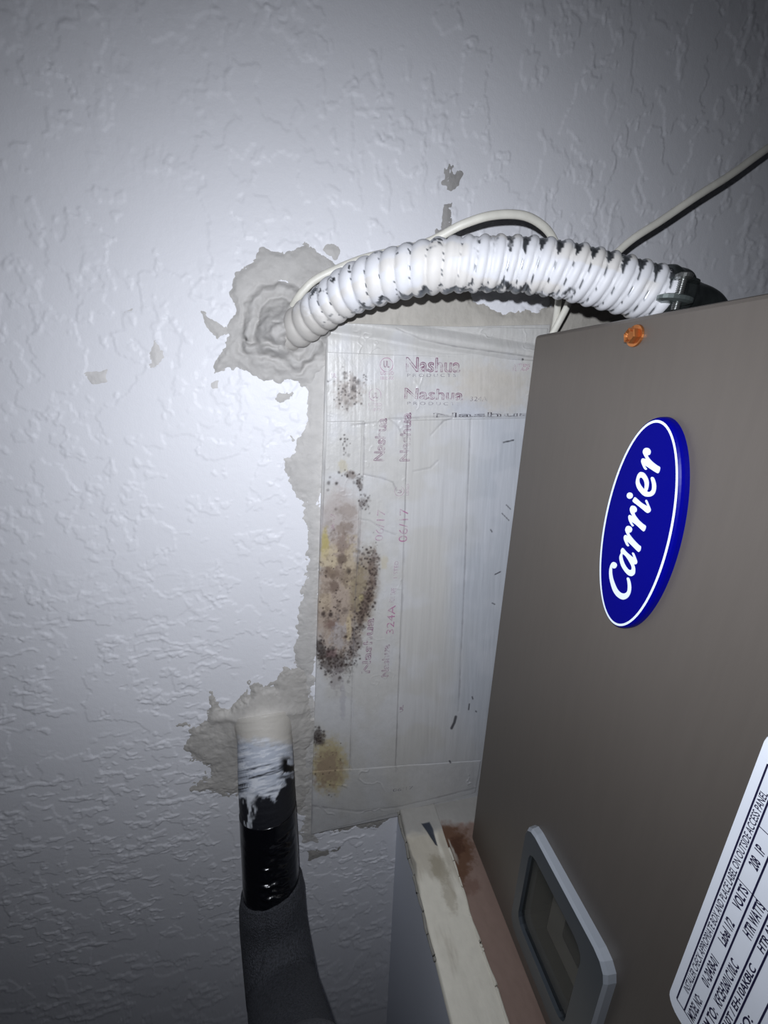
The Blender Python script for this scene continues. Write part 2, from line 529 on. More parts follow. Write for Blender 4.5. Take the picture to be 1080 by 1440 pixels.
MOLD = specks(490, 550, 10, 14, 70, 0.8, 2.3) + [(497, 546, 4.5), (488, 567, 4.5), (503, 537, 3.5), (480, 560, 2)] \
    + specks(514, 532, 4, 3, 10, 0.6, 1.4) + specks(484, 622, 3, 7, 16, 0.8, 1.8) + [(490, 640, 2.6), (462, 679, 2.6), (473, 680, 2.4), (461, 689, 2.2), (464, 671, 1.6), (472, 716, 2)] \
    + specks(512, 705, 4, 7, 26, 0.8, 1.8) + specks(505, 678, 3, 5, 14, 1, 2.4) + specks(490, 666, 5, 4, 10, 1, 2) \
    + specks(524, 790, 5, 14, 60, 0.8, 2) + specks(518, 836, 5, 16, 70, 0.9, 2.2, 0.25) + specks(508, 866, 5, 16, 60, 0.9, 2.1, 0.25) + specks(510, 785, 5, 8, 16, 0.8, 2.2) \
    + specks(470, 865, 12, 5, 22, 1, 2.4) + [(485.4, 858, 4), (464.6, 864, 3.6), (475.7, 864, 3), (455, 863, 3.2), (486, 895.5, 2.4), (490, 802.5, 3.4)] \
    + specks(470, 930, 14, 10, 150, 0.8, 2.3) + specks(450, 912, 4, 7, 40, 0.8, 2) + specks(496, 908, 5, 12, 50, 0.8, 2) + specks(478, 830, 14, 40, 60, 0.6, 1.5) \
    + specks(447, 1036, 3, 6, 26, 0.8, 2) + specks(466, 1084, 12, 16, 24, 0.6, 1.2)
STAINS = [  # cx, cy, rx, ry, rot, colour, strength, roughness
    (478, 740, 32, 60, 0.0, (176, 166, 162), 0.75, 0.25), (474, 845, 36, 96, 0.05, (166, 149, 134), 0.9, 0.22), (511, 830, 20, 64, 0.14, (146, 132, 116), 0.85, 0.25),
    (490, 552, 20, 26, 0.2, (140, 126, 116), 0.55, 0.6), (482, 655, 7, 10, 0, (184, 174, 140), 0.45, 0.8), (492, 668, 9, 6, 0.3, (112, 98, 88), 0.7, 0.6),
    (506, 680, 4, 9, -0.3, (96, 86, 82), 0.7, 0.6), (512, 706, 8, 10, 0, (120, 112, 112), 0.5, 0.8), (490, 718, 14, 10, 0.3, (150, 138, 130), 0.6, 0.6),
    (457, 766, 6, 24, 0.05, (178, 164, 92), 0.75, 0.5), (462, 786, 14, 18, 0.2, (196, 182, 152), 0.7, 0.7), (492, 795, 10, 40, 0.08, (184, 170, 142), 0.6, 0.9),
    (484, 742, 12, 10, 0, (138, 124, 114), 0.7, 0.7), (481, 764, 9, 12, 0, (132, 116, 106), 0.7, 0.7), (480, 786, 8, 8, 0, (106, 92, 82), 0.85, 0.6),
    (465, 805, 13, 10, 0.2, (122, 106, 92), 0.8, 0.7), (469, 824, 7, 10, 0, (112, 96, 86), 0.8, 0.6), (484, 812, 8, 12, 0, (128, 114, 100), 0.7, 0.7),
    (504, 826, 12, 32, 0.1, (148, 136, 112), 0.7, 0.8), (509, 841, 4, 6, 0, (186, 174, 128), 0.6, 0.9), (458, 845, 10, 14, 0, (186, 170, 146), 0.6, 0.6),
    (466, 878, 10, 8, 0, (122, 100, 92), 0.8, 0.6), (491, 880, 4, 26, 0.06, (196, 180, 148), 0.7, 0.8), (476, 892, 11, 18, 0.2, (180, 178, 182), 0.5, 1.2),
    (524, 800, 7, 24, 0.08, (108, 92, 86), 0.6, 1.1), (518, 838, 7, 26, 0.25, (98, 82, 76), 0.65, 1.1), (508, 868, 7, 24, 0.22, (98, 84, 78), 0.6, 1.1),
    (470, 930, 26, 18, 0.1, (92, 85, 82), 0.75, 1.0), (450, 912, 7, 14, -0.4, (78, 72, 70), 0.85, 0.7), (496, 910, 9, 20, 0.3, (112, 98, 92), 0.6, 1.1),
    (466, 919, 9, 7, 0, (120, 88, 92), 0.45, 1.0), (474, 955, 12, 22, 0, (140, 132, 134), 0.45, 0.8), (540, 790, 6, 12, 0, (190, 180, 152), 0.5, 0.6),
    (464, 1076, 27, 40, 0.0, (178, 165, 124), 0.9, 0.35), (461, 1080, 19, 27, 0.0, (150, 131, 112), 0.8, 0.8), (447, 1036, 9, 13, -0.3, (82, 74, 70), 0.85, 0.7),
    (482, 985, 4, 30, 0, (160, 158, 166), 0.4, 0.7), (690, 545, 56, 36, 0.1, (194, 188, 178), 0.7, 0.3), (660, 575, 30, 14, 0, (180, 186, 200), 0.4, 0.4)]
MARKS = [([(641, 1008), (639, 1016), (635, 1024)], 1.95), ([(708, 622), (722, 619)], 1.05), ([(712, 710), (718, 716)], 0.68), ([(706, 722), (716, 732)], 0.60), ([(696, 808), (704, 804)], 0.83),
         ([(664, 980), (665, 983)], 0.90), ([(660, 990), (659, 998)], 0.90), ([(669, 1000), (670, 1001)], 0.90), ([(632, 1070), (633, 1071)], 1.12), ([(690, 745), (692, 748)], 0.83),
         ([(692, 848), (696, 850)], 0.75), ([(733, 505), (734, 506)], 1.12)]


def board_colour(px, py):
    base = np.empty(px.shape + (3,)); base[:] = lin(194, 193, 190)
    blue = sstep(600, 690, px + 30 * fbm(px / 60, py / 90, 801, 3)) * sstep(560, 600, py)
    base += (lin(186, 192, 202) - base) * (0.75 * blue)[..., None]
    w = sstep(-0.1, 0.35, fbm(px / 40, py / 40, 811, 3)) * 0.35
    base += (lin(206, 208, 214) - base) * w[..., None]
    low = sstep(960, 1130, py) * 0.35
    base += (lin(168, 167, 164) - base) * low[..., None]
    for k, (cx, cy, rx, ry, rot, c, s, rough) in enumerate(STAINS):
        b = blob(px, py, cx, cy, rx, ry, rot, rough, k) * s
        base += (lin(c) - base) * b[..., None]
    zone = np.maximum(blob(px, py, 478, 825, 36, 120, 0.05, 0.2, 90), blob(px, py, 512, 830, 20, 62, 0.14, 0.3, 91))
    mot = sstep(0.05, 0.4, fbm(px / 9, py / 9, 851, 4, 0.65)) * 0.6 + sstep(0.1, 0.45, fbm(px / 3.5, py / 4.5, 861, 3, 0.6)) * 0.35
    base += (lin(112, 98, 86) - base) * (zone * mot * 0.75)[..., None]
    dm = np.zeros(px.shape); fz = fbm(px / 2.6, py / 2.6, 845, 2)
    for (cx, cy, r) in MOLD:
        near = (np.abs(px - cx) < r * 2.2) & (np.abs(py - cy) < r * 2.2)
        if near.any():
            d = np.hypot(px[near] - cx, py[near] - cy) / r
            dm[near] = np.maximum(dm[near], sstep(1.6, 0.25, d + 0.35 * fz[near]) * (0.35 + 0.65 * ((cx * 7.3 + cy * 3.1) % 1.0)))
    base += (lin(58, 48, 46) - base) * (0.9 * np.clip(dm * 1.1 + 0, 0, 1))[..., None]
    for pts, w in MARKS:
        d = line_dist(px, py, pts)
        base += (lin(44, 44, 52) - base) * (0.85 * sstep(w * 1.4, w * 0.5, d))[..., None]
    for pts in SEAMS:                                        # grime caught along the tape seams
        d = line_dist(px, py, pts) + 0.7 * fbm(px / 7, py / 7, 821, 2)
        base += (lin(112, 110, 114) - base) * (0.40 * sstep(1.8, 0.2, d) * (0.4 + 0.6 * sstep(-0.2, 0.3, fbm(px / 30, py / 30, 823, 2))))[..., None]
    return base


def board_height(px, py):
    h = 0.0001 * fbm(px / 3, py / 60, 831, 2) + 0.0003 * fbm(px / 120, py / 120, 835, 2)
    for pts in SEAMS:
        d = line_dist(px, py, pts)
        h = h - 0.00030 * np.exp(-(d / 1.3) ** 2)
    return h


panel_root = thing('duct_panel', 'grey painted duct panel with mould stains and pink-printed tape, between white plaster and taupe cabinet', 'duct panel', (-0.2, 0.09, BZ))


def patch(name, quad, n, m, zoff, mat_, parent, label=None, wrinkle=0.0, seed=0, rim=0.0005, hf=None):
    """a strip lying on the panel: bilinear quad given by its corners in the photo (tl, tr, br, bl)"""
    c = [at(px, py, 2, BZ)[:2] for px, py in quad]
    u = np.linspace(0, 1, n)[:, None, None]; v = np.linspace(0, 1, m)[None, :, None]
    P = (c[0] * (1 - v) + c[1] * v) * (1 - u) + (c[3] * (1 - v) + c[2] * v) * u      # u runs down the photo, v across it
    X, Y = P[..., 0], P[..., 1]
    PX, PY = pixel(X, Y, BZ)
    h = board_height(PX, PY) + zoff
    if wrinkle:
        nn = fbm(PX / 34, PY / 34, 900 + seed, 3); mm = fbm(PX / 22, PY / 70, 920 + seed, 2)
        h = h + wrinkle * (0.8 * np.exp(-(nn / 0.022) ** 2) * sstep(0.0, 0.35, mm) + 0.35 * np.abs(fbm(PX / 60, PY / 44, 940 + seed, 3))) + wrinkle * 0.5 * nn
    if hf is not None:
        h = h + hf(PX, PY)
    edge = np.minimum.reduce([np.arange(n)[:, None] + 0 * v[..., 0], np.arange(m)[None] + 0 * u[..., 0], (n - 1 - np.arange(n))[:, None] + 0 * v[..., 0], (m - 1 - np.arange(m))[None] + 0 * u[..., 0]])
    h = np.where(edge == 0, h - rim, h)
    # u runs towards -x, so flip the winding to keep the face towards the room
    q = grid_quads(n, m)[:, ::-1]
    me = mesh_np(name, np.stack([X, Y, BZ - h], -1), q)
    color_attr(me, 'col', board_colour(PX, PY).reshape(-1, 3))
    o = link(name, me, mat_, None, label)
    return adopt(o, parent)


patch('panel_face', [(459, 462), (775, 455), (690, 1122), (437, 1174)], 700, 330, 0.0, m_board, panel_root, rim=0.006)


def fold(px, py):
    d = line_dist(px, py, [(470, 452), (540, 462), (600, 474), (760, 500)])
    return 0.0028 * np.exp(-(d / 9) ** 2) - 0.0012 * np.exp(-((d - 16) / 5) ** 2)


strip_hi = patch('tape_strip', [(460, 455), (770, 462), (764, 508), (460, 496)], 80, 340, 0.0010, m_tape, panel_root, 'creased foil tape strip along the top edge', 0.0005, 3, hf=fold)
strip_top = patch('tape_strip', [(459, 494), (764, 500), (754, 588), (459, 594)], 100, 330, 0.0006, m_tape, panel_root, 'wide tape strip with pink lettering across the top', 0.00045, 7)
strip_left = patch('tape_strip', [(459, 592), (510, 592), (492, 1090), (439, 1090)], 520, 60, 0.0004, m_tape, panel_root, 'mould-blackened tape strip down the left edge', 0.0003, 11)
strip_mid = patch('tape_strip', [(512, 590), (574, 589), (556, 1092), (493, 1092)], 520, 70, 0.0007, m_tape, panel_root, 'tape strip with upright pink lettering', 0.00035, 13)
strip_low = patch('tape_strip', [(439, 1084), (676, 1068), (668, 1114), (437, 1173)], 90, 230, 0.0010, m_tape, panel_root, 'crumpled tape strip along the bottom edge', 0.0009, 17)


# ------------------------------------------------------------------ lettering
def text_mesh(body, outline=0.0, extrude=0.0, shear=0.0, space=1.0, bold=0.0):
    cu = bpy.data.curves.new('t', 'FONT'); cu.body = body; cu.size = 1; cu.shear = shear; cu.space_character = space
    cu.resolution_u = 3; cu.offset = bold
    if outline:
        cu.fill_mode = 'NONE'; cu.bevel_depth = outline; cu.bevel_resolution = 0
    cu.extrude = extrude
    o = bpy.data.objects.new('t', cu); col.objects.link(o)
    dg = bpy.context.evaluated_depsgraph_get(); dg.update()
    me = bpy.data.meshes.new_from_object(o.evaluated_get(dg))
    v = np.empty(len(me.vertices) * 3, np.float32); me.vertices.foreach_get('co', v); v = v.reshape(-1, 3)
    bpy.data.objects.remove(o); bpy.data.curves.remove(cu)
    me.materials.clear()
    return me, v


def lettering(name, body, origin, ux, uy, W, H, m, parent, outline=0.0, shear=0.0, space=1.0, lift=0.0003, depth=0.0, bold=0.0):
    me, v = text_mesh(body, outline, 0.0, shear, space, bold)
    lo, hi = v.min(0), v.max(0)
    n = np.cross(ux, uy)
    u = (v[:, 0] - lo[0]) / (hi[0] - lo[0]) * W; w = (v[:, 1] - lo[1]) / (hi[1] - lo[1]) * H
    zz = v[:, 2] * (depth / max(outline, 1e-6)) if outline else v[:, 2] * 0
    P = origin + u[:, None] * ux + w[:, None] * uy + (lift + zz)[:, None] * n
    P[:, 2] += CAM_Z
    me.vertices.foreach_set('co', P.astype(np.float32).ravel()); me.update()
    me.name = name
    o = link(name, me, m, None, None, smooth=False)
    return adopt(o, parent)


EX, EY, EZ = np.eye(3)


def tape_text(body, p0, p1, height, m, parent, outline=0.0, upright=False, space=1.0):
    """p0 -> p1 is the baseline in the photo; height in pixels"""
    a = at(*p0, 2, BZ); b = at(*p1, 2, BZ)
    ux = (b - a); W = np.linalg.norm(ux); ux /= W
    uy = np.cross(ux, EZ)               # below a ceiling: text up is ux x up
    if (uy @ (EX if not upright else -EY)) < 0:
        uy = -uy
    lettering('lettering', body, a, ux, uy, W, height * ZC / 560, m, parent, outline, space=space, lift=0.0013)


tape_text('Nashua', (570, 523), (646, 524), 18, m_pink, strip_top, 0.022)
tape_text('P R O D U C T S', (572, 530), (640, 530), 4, m_grey_print, strip_top)
tape_text('Nashua', (568, 561), (650, 563), 14, m_pink, strip_top, 0.022)
tape_text('P R O D U C T S', (572, 569), (646, 570), 4, m_grey_print, strip_top)
tape_text('324A', (660, 564), (684, 564), 6, m_grey_print, strip_top)
tape_text('Nashua', (608, 587), (748, 585), 6, m_grey_print, strip_top, 0.02)
tape_text('LISTED', (535, 527), (553, 527), 4, m_pink, strip_top)
tape_text('181B-FX', (535, 534), (553, 534), 4, m_pink, strip_top)
tape_text('LISTED', (518, 571), (536, 571), 4, m_pink2, strip_top)
tape_text('181B-FX', (518, 578), (536, 578), 4, m_pink2, strip_top)
tape_text('UL', (539, 517), (547, 517), 8, m_pink, strip_top, 0.03)
tape_text('UL', (523, 560), (531, 560), 7, m_pink2, strip_top, 0.03)
tape_text('SYSTEMS', (722, 516), (744, 516), 4, m_pink, strip_top)
tape_text('181A-P', (720, 522), (742, 522), 5, m_pink, strip_top)
tape_text('UL', (466, 531), (473, 531), 5, m_pink2, strip_top)
tape_text('Nashua', (540, 648), (544, 588), 15, m_pink2, strip_mid, 0.024, True)
tape_text('Nashua', (576, 648), (578, 580), 15, m_pink2, strip_mid, 0.024, True)
tape_text('06/17', (572, 761), (574, 714), 13, m_pink, strip_mid, 0, True)
tape_text('06/17', (538, 760), (542, 716), 12, m_pink2, strip_mid, 0, True)
tape_text('324A', (553, 890), (556, 850), 12, m_pink, strip_mid, 0, True)
tape_text('FOIL TAPE', (554, 846), (557, 826), 8, m_pink2, strip_mid, 0, True)
tape_text('Nashua', (546, 950), (548, 905), 12, m_pink2, strip_mid, 0.024, True)
tape_text('UL', (564, 693), (565, 686), 6, m_pink2, strip_mid, 0.03, True)
tape_text('LISTED', (574, 696), (575, 680), 4, m_pink2, strip_mid, 0, True)
tape_text('LISTED', (558, 812), (560, 788), 6, m_pink2, strip_mid, 0, True)
tape_text('Nashua', (520, 945), (526, 868), 14, m_pink2, strip_left, 0.024, True)
tape_text('06/17', (470, 745), (471, 722), 6, m_pink2, strip_left, 0, True)
tape_text('UL', (566, 1000), (567, 990), 6, m_pink2, strip_mid, 0.03, True)
tape_text('06/17', (552, 1112), (580, 1108), 7, m_grey_print, strip_low)


def ring(name, px, py, r_px, m, parent, w=0.0004):
    c = at(px, py, 2, BZ); r = r_px * ZC / 575
    n = 28; V = []; Fc = []
    for k in range(n):
        a = 2 * math.pi * k / n
        for rr in (r - w / 2, r + w / 2):
            V.append((c[0] + rr * math.cos(a), c[1] + rr * math.sin(a), BZ - 0.0014))
    for k in range(n):
        j = (k + 1) % n
        Fc.append((2 * k, 2 * j, 2 * j + 1, 2 * k + 1))
    adopt(link(name, mesh_py(name, V, Fc), m, None, smooth=False), parent)


ring('printed_ring', 543, 513, 8.5, m_pink, strip_top)
ring('printed_ring', 527, 555, 8.0, m_pink2, strip_top)
ring('printed_ring', 561, 690, 7.0, m_pink2, strip_mid)

# ------------------------------------------------------------------ wall beside the unit and its jamb
JX = -0.4245; WY = 0.0945; FLOOR = -CAM_Z
wall = link('wall_left', box_mesh('wall_left', -1.5, JX - 0.002, WY, 0.95, FLOOR, ZC + 0.004), m_wall, smooth=False)
wall['kind'] = 'structure'; wall['label'] = 'smooth blue-grey painted wall strip beside the cream jamb'
fl = link('floor', box_mesh('floor', -1.5, 1.0, -1.0, 0.95, FLOOR - 0.05, FLOOR), m_floor, smooth=False)
fl['kind'] = 'structure'


def jamb_board(name, y0, y1, x, mat_, colf, label, nz=420, ny=60, relief=0.0004, parent=None):
    zz = np.r_[np.linspace(ZC + 0.001, -0.02, nz), -0.3, -1.0, FLOOR]; yy = np.linspace(y0, y1, ny)
    Z, Yg = np.meshgrid(zz, yy, indexing='ij')
    PX, PY = pixel(x, Yg, np.maximum(Z, 0.02))
    c, h = colf(PX, PY, Z, Yg)
    Xg = x + h
    Xg[:, 0] -= 0.006; Xg[:, -1] -= 0.006
    me = mesh_np(name, np.stack([Xg, Yg, Z], -1), grid_quads(*Z.shape))
    color_attr(me, 'col', c.reshape(-1, 3))
    o = link(name, me, mat_, parent, label)
    return o


def over(base, c, k):
    base += (lin(c) - base) * k[..., None]


def cream_col(px, py, Z, Yg):
    c = np.empty(px.shape + (3,)); c[:] = lin(226, 222, 208)
    n = fbm(Yg * 130, Z * 26, 1001, 4)
    over(c, (176, 168, 152), 0.6 * sstep(0.1, 0.5, 0.7 * n + 0.75 * sstep(1275, 1190, py) - 0.1))
    over(c, (150, 140, 118), 0.6 * blob(px, py, 618, 1222, 12, 22, -0.4, 0.5, 60))
    over(c, (160, 150, 130), 0.5 * blob(px, py, 632, 1262, 9, 24, -0.3, 0.5, 61))
    g = sstep(6, -6, py - (1178 - (px - 560) * 0.18) + 6 * fbm(px / 10, py / 10, 1003, 3))
    over(c, (170, 168, 163), g)
    chip = sstep(-0.4, 1.0, poly_sdf(px, py, [(592, 1159), (604, 1156), (609, 1166), (616, 1190), (612, 1188), (600, 1170)]))
    over(c, (46, 54, 68), 0.95 * chip)
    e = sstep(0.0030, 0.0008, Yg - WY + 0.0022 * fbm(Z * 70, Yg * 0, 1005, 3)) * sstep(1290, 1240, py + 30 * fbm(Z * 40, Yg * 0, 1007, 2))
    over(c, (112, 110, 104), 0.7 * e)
    h = 0.0005 * n * 0.6 + 0.0012 * g - 0.0008 * chip + 0.0006 * sstep(0.0, 0.4, fbm(Yg * 40, Z * 18, 1009, 3))
    return c, h


def pink_col(px, py, Z, Yg):
    c = np.empty(px.shape + (3,)); c[:] = lin(142, 121, 111)
    rust = blob(px, py, 640, 1192, 27, 30, -0.5, 0.55, 70) ; rust = np.maximum(rust, blob(px, py, 650, 1215, 14, 34, 0.2, 0.6, 71))
    rust = np.maximum(rust, 0.95 * blob(px, py, 624, 1176, 22, 20, 0, 0.6, 72))
    over(c, (100, 70, 50), 0.92 * rust)
    over(c, (74, 46, 32), 0.75 * blob(px, py, 642, 1190, 13, 17, 0, 0.8, 73))
    over(c, (112, 84, 72), 0.6 * blob(px, py, 662, 1246, 14, 12, -0.6, 0.7, 74))
    over(c, (196, 190, 178), 0.8 * sstep(0.0, 0.25, fbm(Yg * 300, Z * 50, 1011, 3) - 60 * (Yg - 0.134)) * sstep(1250, 1180, py))
    g = sstep(6, -6, py - (1160 - (px - 610) * 0.05) + 8 * fbm(px / 8, py / 8, 1013, 3))
    over(c, (166, 164, 160), g)
    return c, 0.0009 * g + 0.0002 * fbm(Yg * 200, Z * 60, 1015, 3)


trim = bpy.data.objects.new('trim_1', None); col.objects.link(trim)
trim['kind'] = 'structure'; trim['label'] = 'painted jamb with rust stain beside the taupe cabinet'
jamb_board('jamb_face', WY - 0.0005, 0.1330, JX + 0.001, m_cream, cream_col, 'cream brush-painted face of the jamb', parent=trim)
jamb_board('stop_board', 0.1312, 0.30, JX - 0.001, m_cream, pink_col, 'pinkish-brown face with rust stain near the top', ny=150, parent=trim)
zb = np.linspace(ZC - 0.05, -0.1, 60)
bead_pts = [(JX + 0.0006, 0.1325 + 0.0007 * math.sin(k * 0.5) + 0.0003 * math.sin(k * 1.3), z) for k, z in enumerate(zb)]
me, S, TH, _ = sweep('caulk_bead', bead_pts, 0.0012, 10, lambda s, t: 0.0011 + 0.0007 * fbm(s * 70, np.abs(t - np.pi) * 0.4, 77, 2))
color_attr(me, 'col', np.tile(lin(216, 212, 198), (len(me.vertices), 1)))
link('caulk_bead', me, m_cream, trim, 'ragged off-white paint bead')
zb = np.linspace(ZC - 0.002, 0.19, 40)
edge_pts = [(JX - 0.0005, WY - 0.0012 + 0.0005 * math.sin(k * 0.7), z) for k, z in enumerate(zb)]
me, S, TH, _ = sweep('sealant_bead', edge_pts, 0.001, 10, lambda s, t: 0.0014 + 0.0009 * fbm(s * 80, np.abs(t - np.pi) * 0.4, 78, 2))
color_attr(me, 'col', np.tile(lin(140, 138, 132), (len(me.vertices), 1)))
link('sealant_bead', me, m_seal, trim, 'grey sealant along the jamb edge')

# ------------------------------------------------------------------ air handler
unit = thing('air_handler', 'taupe steel air handler cabinet with blue oval badge and white rating sticker', 'air handler', (-0.19, 0.40, FLOOR))
PX0, PX1, PTOP, PBOT = -0.4158, 0.0326, 0.2652, -0.55
adopt(link('cabinet', box_mesh('cabinet', PX0 + 0.004, PX1 - 0.012, YP + 0.030, YP + 0.50, FLOOR, PTOP - 0.006, 0.003), m_cab, smooth=False), unit)

# breaker cover rectangle on the panel
FT = 0.0065
yf = YP - FT
c_tr = at(742.7, 1162.9, 1, yf); c_br = at(836, 1352, 1, yf); c_tl = at(716.5, 1284, 1, yf); c_bb = at(843.5, 1359, 1, YP)
cx1, cz1 = c_tr[0], c_tr[2]; cx0 = c_tl[0] - 0.004; cz0 = c_br[2] - 0.006
w_tr = at(748, 1204, 1, yf); w_br = at(810, 1338, 1, yf); w_tl = at(729, 1286, 1, yf)
wx1, wz1, wx0, wz0 = w_tr[0] + 0.002, w_tr[2] + 0.003, w_tl[0] - 0.006, w_br[2] - 0.004


def round_rect(x0, x1, z0, z1, r, seg=5):
    out = []
    for cx, cz, a0 in ((x1 - r, z1 - r, 0), (x0 + r, z1 - r, 90), (x0 + r, z0 + r, 180), (x1 - r, z0 + r, 270)):
        for k in range(seg + 1):
            a = math.radians(a0 + 90 * k / seg)
            out.append((cx + r * math.cos(a), cz + r * math.sin(a)))
    return out


def loops_mesh(name, loops, close=False, cap_last=False):
    """quads between successive loops of equal length; loops = list of lists of 3-D points"""
    n = len(loops[0]); V = [p for l in loops for p in l]; Fc = []
    for a in range(len(loops) - 1):
        for k in range(n):
            j = (k + 1) % n
            Fc.append((a * n + k, a * n + j, (a + 1) * n + j, (a + 1) * n + k))
    if cap_last:
        Fc.append(tuple((len(loops) - 1) * n + k for k in range(n)))
    me = mesh_py(name, V, Fc)
    return me


def fix_normals(me):
    import bmesh
    bm = bmesh.new(); bm.from_mesh(me); bmesh.ops.recalc_face_normals(bm, faces=bm.faces); bm.to_mesh(me); bm.free()
    return me


# front panel: a pan with rolled edges and an opening behind the breaker cover
def rect_loop(x0, x1, z0, z1, y, n=24):
    return [(x, y, z) for x, z in round_rect(x0, x1, z0, z1, 0.0015)]


hole = [(x, YP, z) for x, z in round_rect(wx0 - 0.004, wx1 + 0.004, wz0 - 0.004, wz1 + 0.004, 0.004)]
face_in = [(x, YP, z) for x, z in round_rect(PX0 + 0.002, PX1 - 0.002, PBOT + 0.002, PTOP - 0.002, 0.0015)]
rim1 = [(x, YP + 0.0006, z) for x, z in round_rect(PX0 + 0.0006, PX1 - 0.0006, PBOT + 0.0006, PTOP - 0.0006, 0.002)]
rim2 = [(x, YP + 0.002, z) for x, z in round_rect(PX0, PX1, PBOT, PTOP, 0.0024)]
back = [(x, YP + 0.026, z) for x, z in round_rect(PX0, PX1, PBOT, PTOP, 0.0024)]
back2 = [(x, YP + 0.026, z) for x, z in round_rect(PX0 + 0.014, PX1 - 0.014, PBOT + 0.014, PTOP - 0.014, 0.0024)]
front = adopt(link('front_panel', fix_normals(loops_mesh('front_panel', [hole, face_in, rim1, rim2, back, back2])), m_panel, None, smooth=False), unit)

# breaker cover
cover_frame_loops = []
for (dx, yy) in ((0.0, YP), (0.0004, YP - FT * 0.7), (0.0016, yf), (None, yf), (None, YP + 0.004)):
    if dx is not None:
        r = 0.010
        cover_frame_loops.append([(x, yy, z) for x, z in round_rect(cx0 - 0.003 + dx, cx1 + 0.003 - dx, cz0 - 0.003 + dx, cz1 + 0.003 - dx, r, 3)])
    else:
        cover_frame_loops.append([(x, yy, z) for x, z in round_rect(wx0, wx1, wz0, wz1, 0.008, 3)])
cover = bpy.data.objects.new('breaker_cover', None); col.objects.link(cover)
cover['label'] = 'grey plastic breaker cover with clear window'
cover.parent = unit
cover.location = (0, 0, 0)
adopt(link('cover_rim', fix_normals(loops_mesh('cover_rim', cover_frame_loops[:3])), m_rim, None, 'outer edge of the breaker cover with painted-in highlight', smooth=False), cover)
adopt(link('cover_frame', fix_normals(loops_mesh('cover_frame', cover_frame_loops[2:])), m_gplastic, None, smooth=False), cover)
pocket = []
for yy in (YP + 0.003, YP + 0.022):
    pocket.append([(x, yy, z) for x, z in round_rect(wx0 + 0.0003, wx1 - 0.0003, wz0 + 0.0003, wz1 - 0.0003, 0.008, 3)])
adopt(link('pocket', loops_mesh('pocket', pocket, cap_last=True), m_pocket, None, smooth=False), cover)
adopt(link('breaker', box_mesh('breaker', wx0 + 0.003, wx1 - 0.008, YP + 0.010, YP + 0.0215, wz0 + 0.002, wz1 - 0.010, 0.0015), m_breaker, None, smooth=False), cover)
adopt(link('toggle_reflection', box_mesh('toggle_reflection', wx0 + 0.034, wx1 - 0.010, YP + 0.003, YP + 0.0105, wz0 + 0.006, wz0 + 0.026, 0.003), m_dark, None, smooth=False), cover)  # breaker toggle enlarged in black to stand in for a dark window reflection
adopt(link('window', box_mesh('window', wx0 + 0.0004, wx1 - 0.0004, yf + 0.0025, yf + 0.0035, wz0 + 0.0004, wz1 - 0.0004), m_glass, None, smooth=False), cover)

# hexagonal copper-coloured screw at the top of the panel
sc = at(889, 472, 1, YP - 0.002)


def hex_screw(name, c, R_, Hh, m, parent, label):
    loops = []
    def hexl(r, y, n=6, tw=0.3): return [(c[0] + r * math.cos(2 * math.pi * k / 24 + tw) * (math.cos(math.pi / 6) / math.cos((2 * math.pi * k / 24) % (math.pi / 3) - math.pi / 6) if n == 6 else 1), y,
                                     c[2] + r * math.sin(2 * math.pi * k / 24 + tw) * (math.cos(math.pi / 6) / math.cos((2 * math.pi * k / 24) % (math.pi / 3) - math.pi / 6) if n == 6 else 1)) for k in range(24)]
    loops.append(hexl(R_ * 1.35, YP - 0.0001, 0)); loops.append(hexl(R_ * 1.30, YP - 0.0010, 0)); loops.append(hexl(R_ * 1.02, YP - 0.0012))
    loops.append(hexl(R_ * 1.0, YP - Hh)); loops.append(hexl(R_ * 0.88, YP - Hh - 0.0004)); loops.append(hexl(R_ * 0.5, YP - Hh + 0.0006, 0))
    me = fix_normals(loops_mesh(name, loops, cap_last=True))
    o = adopt(link(name, me, m, None, label, smooth=False), parent)


hex_screw('screw', sc, 0.0036, 0.0036, m_copper, unit, 'copper-coloured hexagonal screw head near the top')

# ------------------------------------------------------------------ badge
BT = 0.0042
yb = YP - BT
e_l, e_t, e_r, e_b = at(841.5, 797, 1, yb), at(925.1, 588.3, 1, yb), at(957.5, 664, 1, yb), at(873.2, 879, 1, yb)


def fit_ellipse(px_pts, y):
    P = np.array([at(px, py, 1, y) for px, py in px_pts])[:, [0, 2]]
    x, z = P[:, 0], P[:, 1]
    A = np.stack([x * x, z * z, x, z], 1)
    s, *_ = np.linalg.lstsq(A, np.ones(len(x)), rcond=None)
    a, b, c, d = s
    x0, z0 = -c / (2 * a), -d / (2 * b)
    k = 1 + a * x0 ** 2 + b * z0 ** 2
    return x0, z0, math.sqrt(k / a), math.sqrt(k / b)


ring_px = [(172, 1010), (200, 780), (245, 600), (310, 420), (400, 240), (470, 155), (530, 122), (590, 150), (640, 240), (662, 440), (648, 620), (610, 820), (540, 1050), (440, 1250), (370, 1330), (310, 1348), (245, 1310), (195, 1210)]
ring_px = [(800 + a / 4.235, 560 + b / 4.235) for a, b in ring_px]
bx, bz, ba, bb = fit_ellipse(ring_px, yb)


def ell(k, y, n=96, da=0.0):
    return [(bx + (ba + da) * math.cos(2 * math.pi * i / n), y, bz + (bb + da) * math.sin(2 * math.pi * i / n)) for i in range(n)]


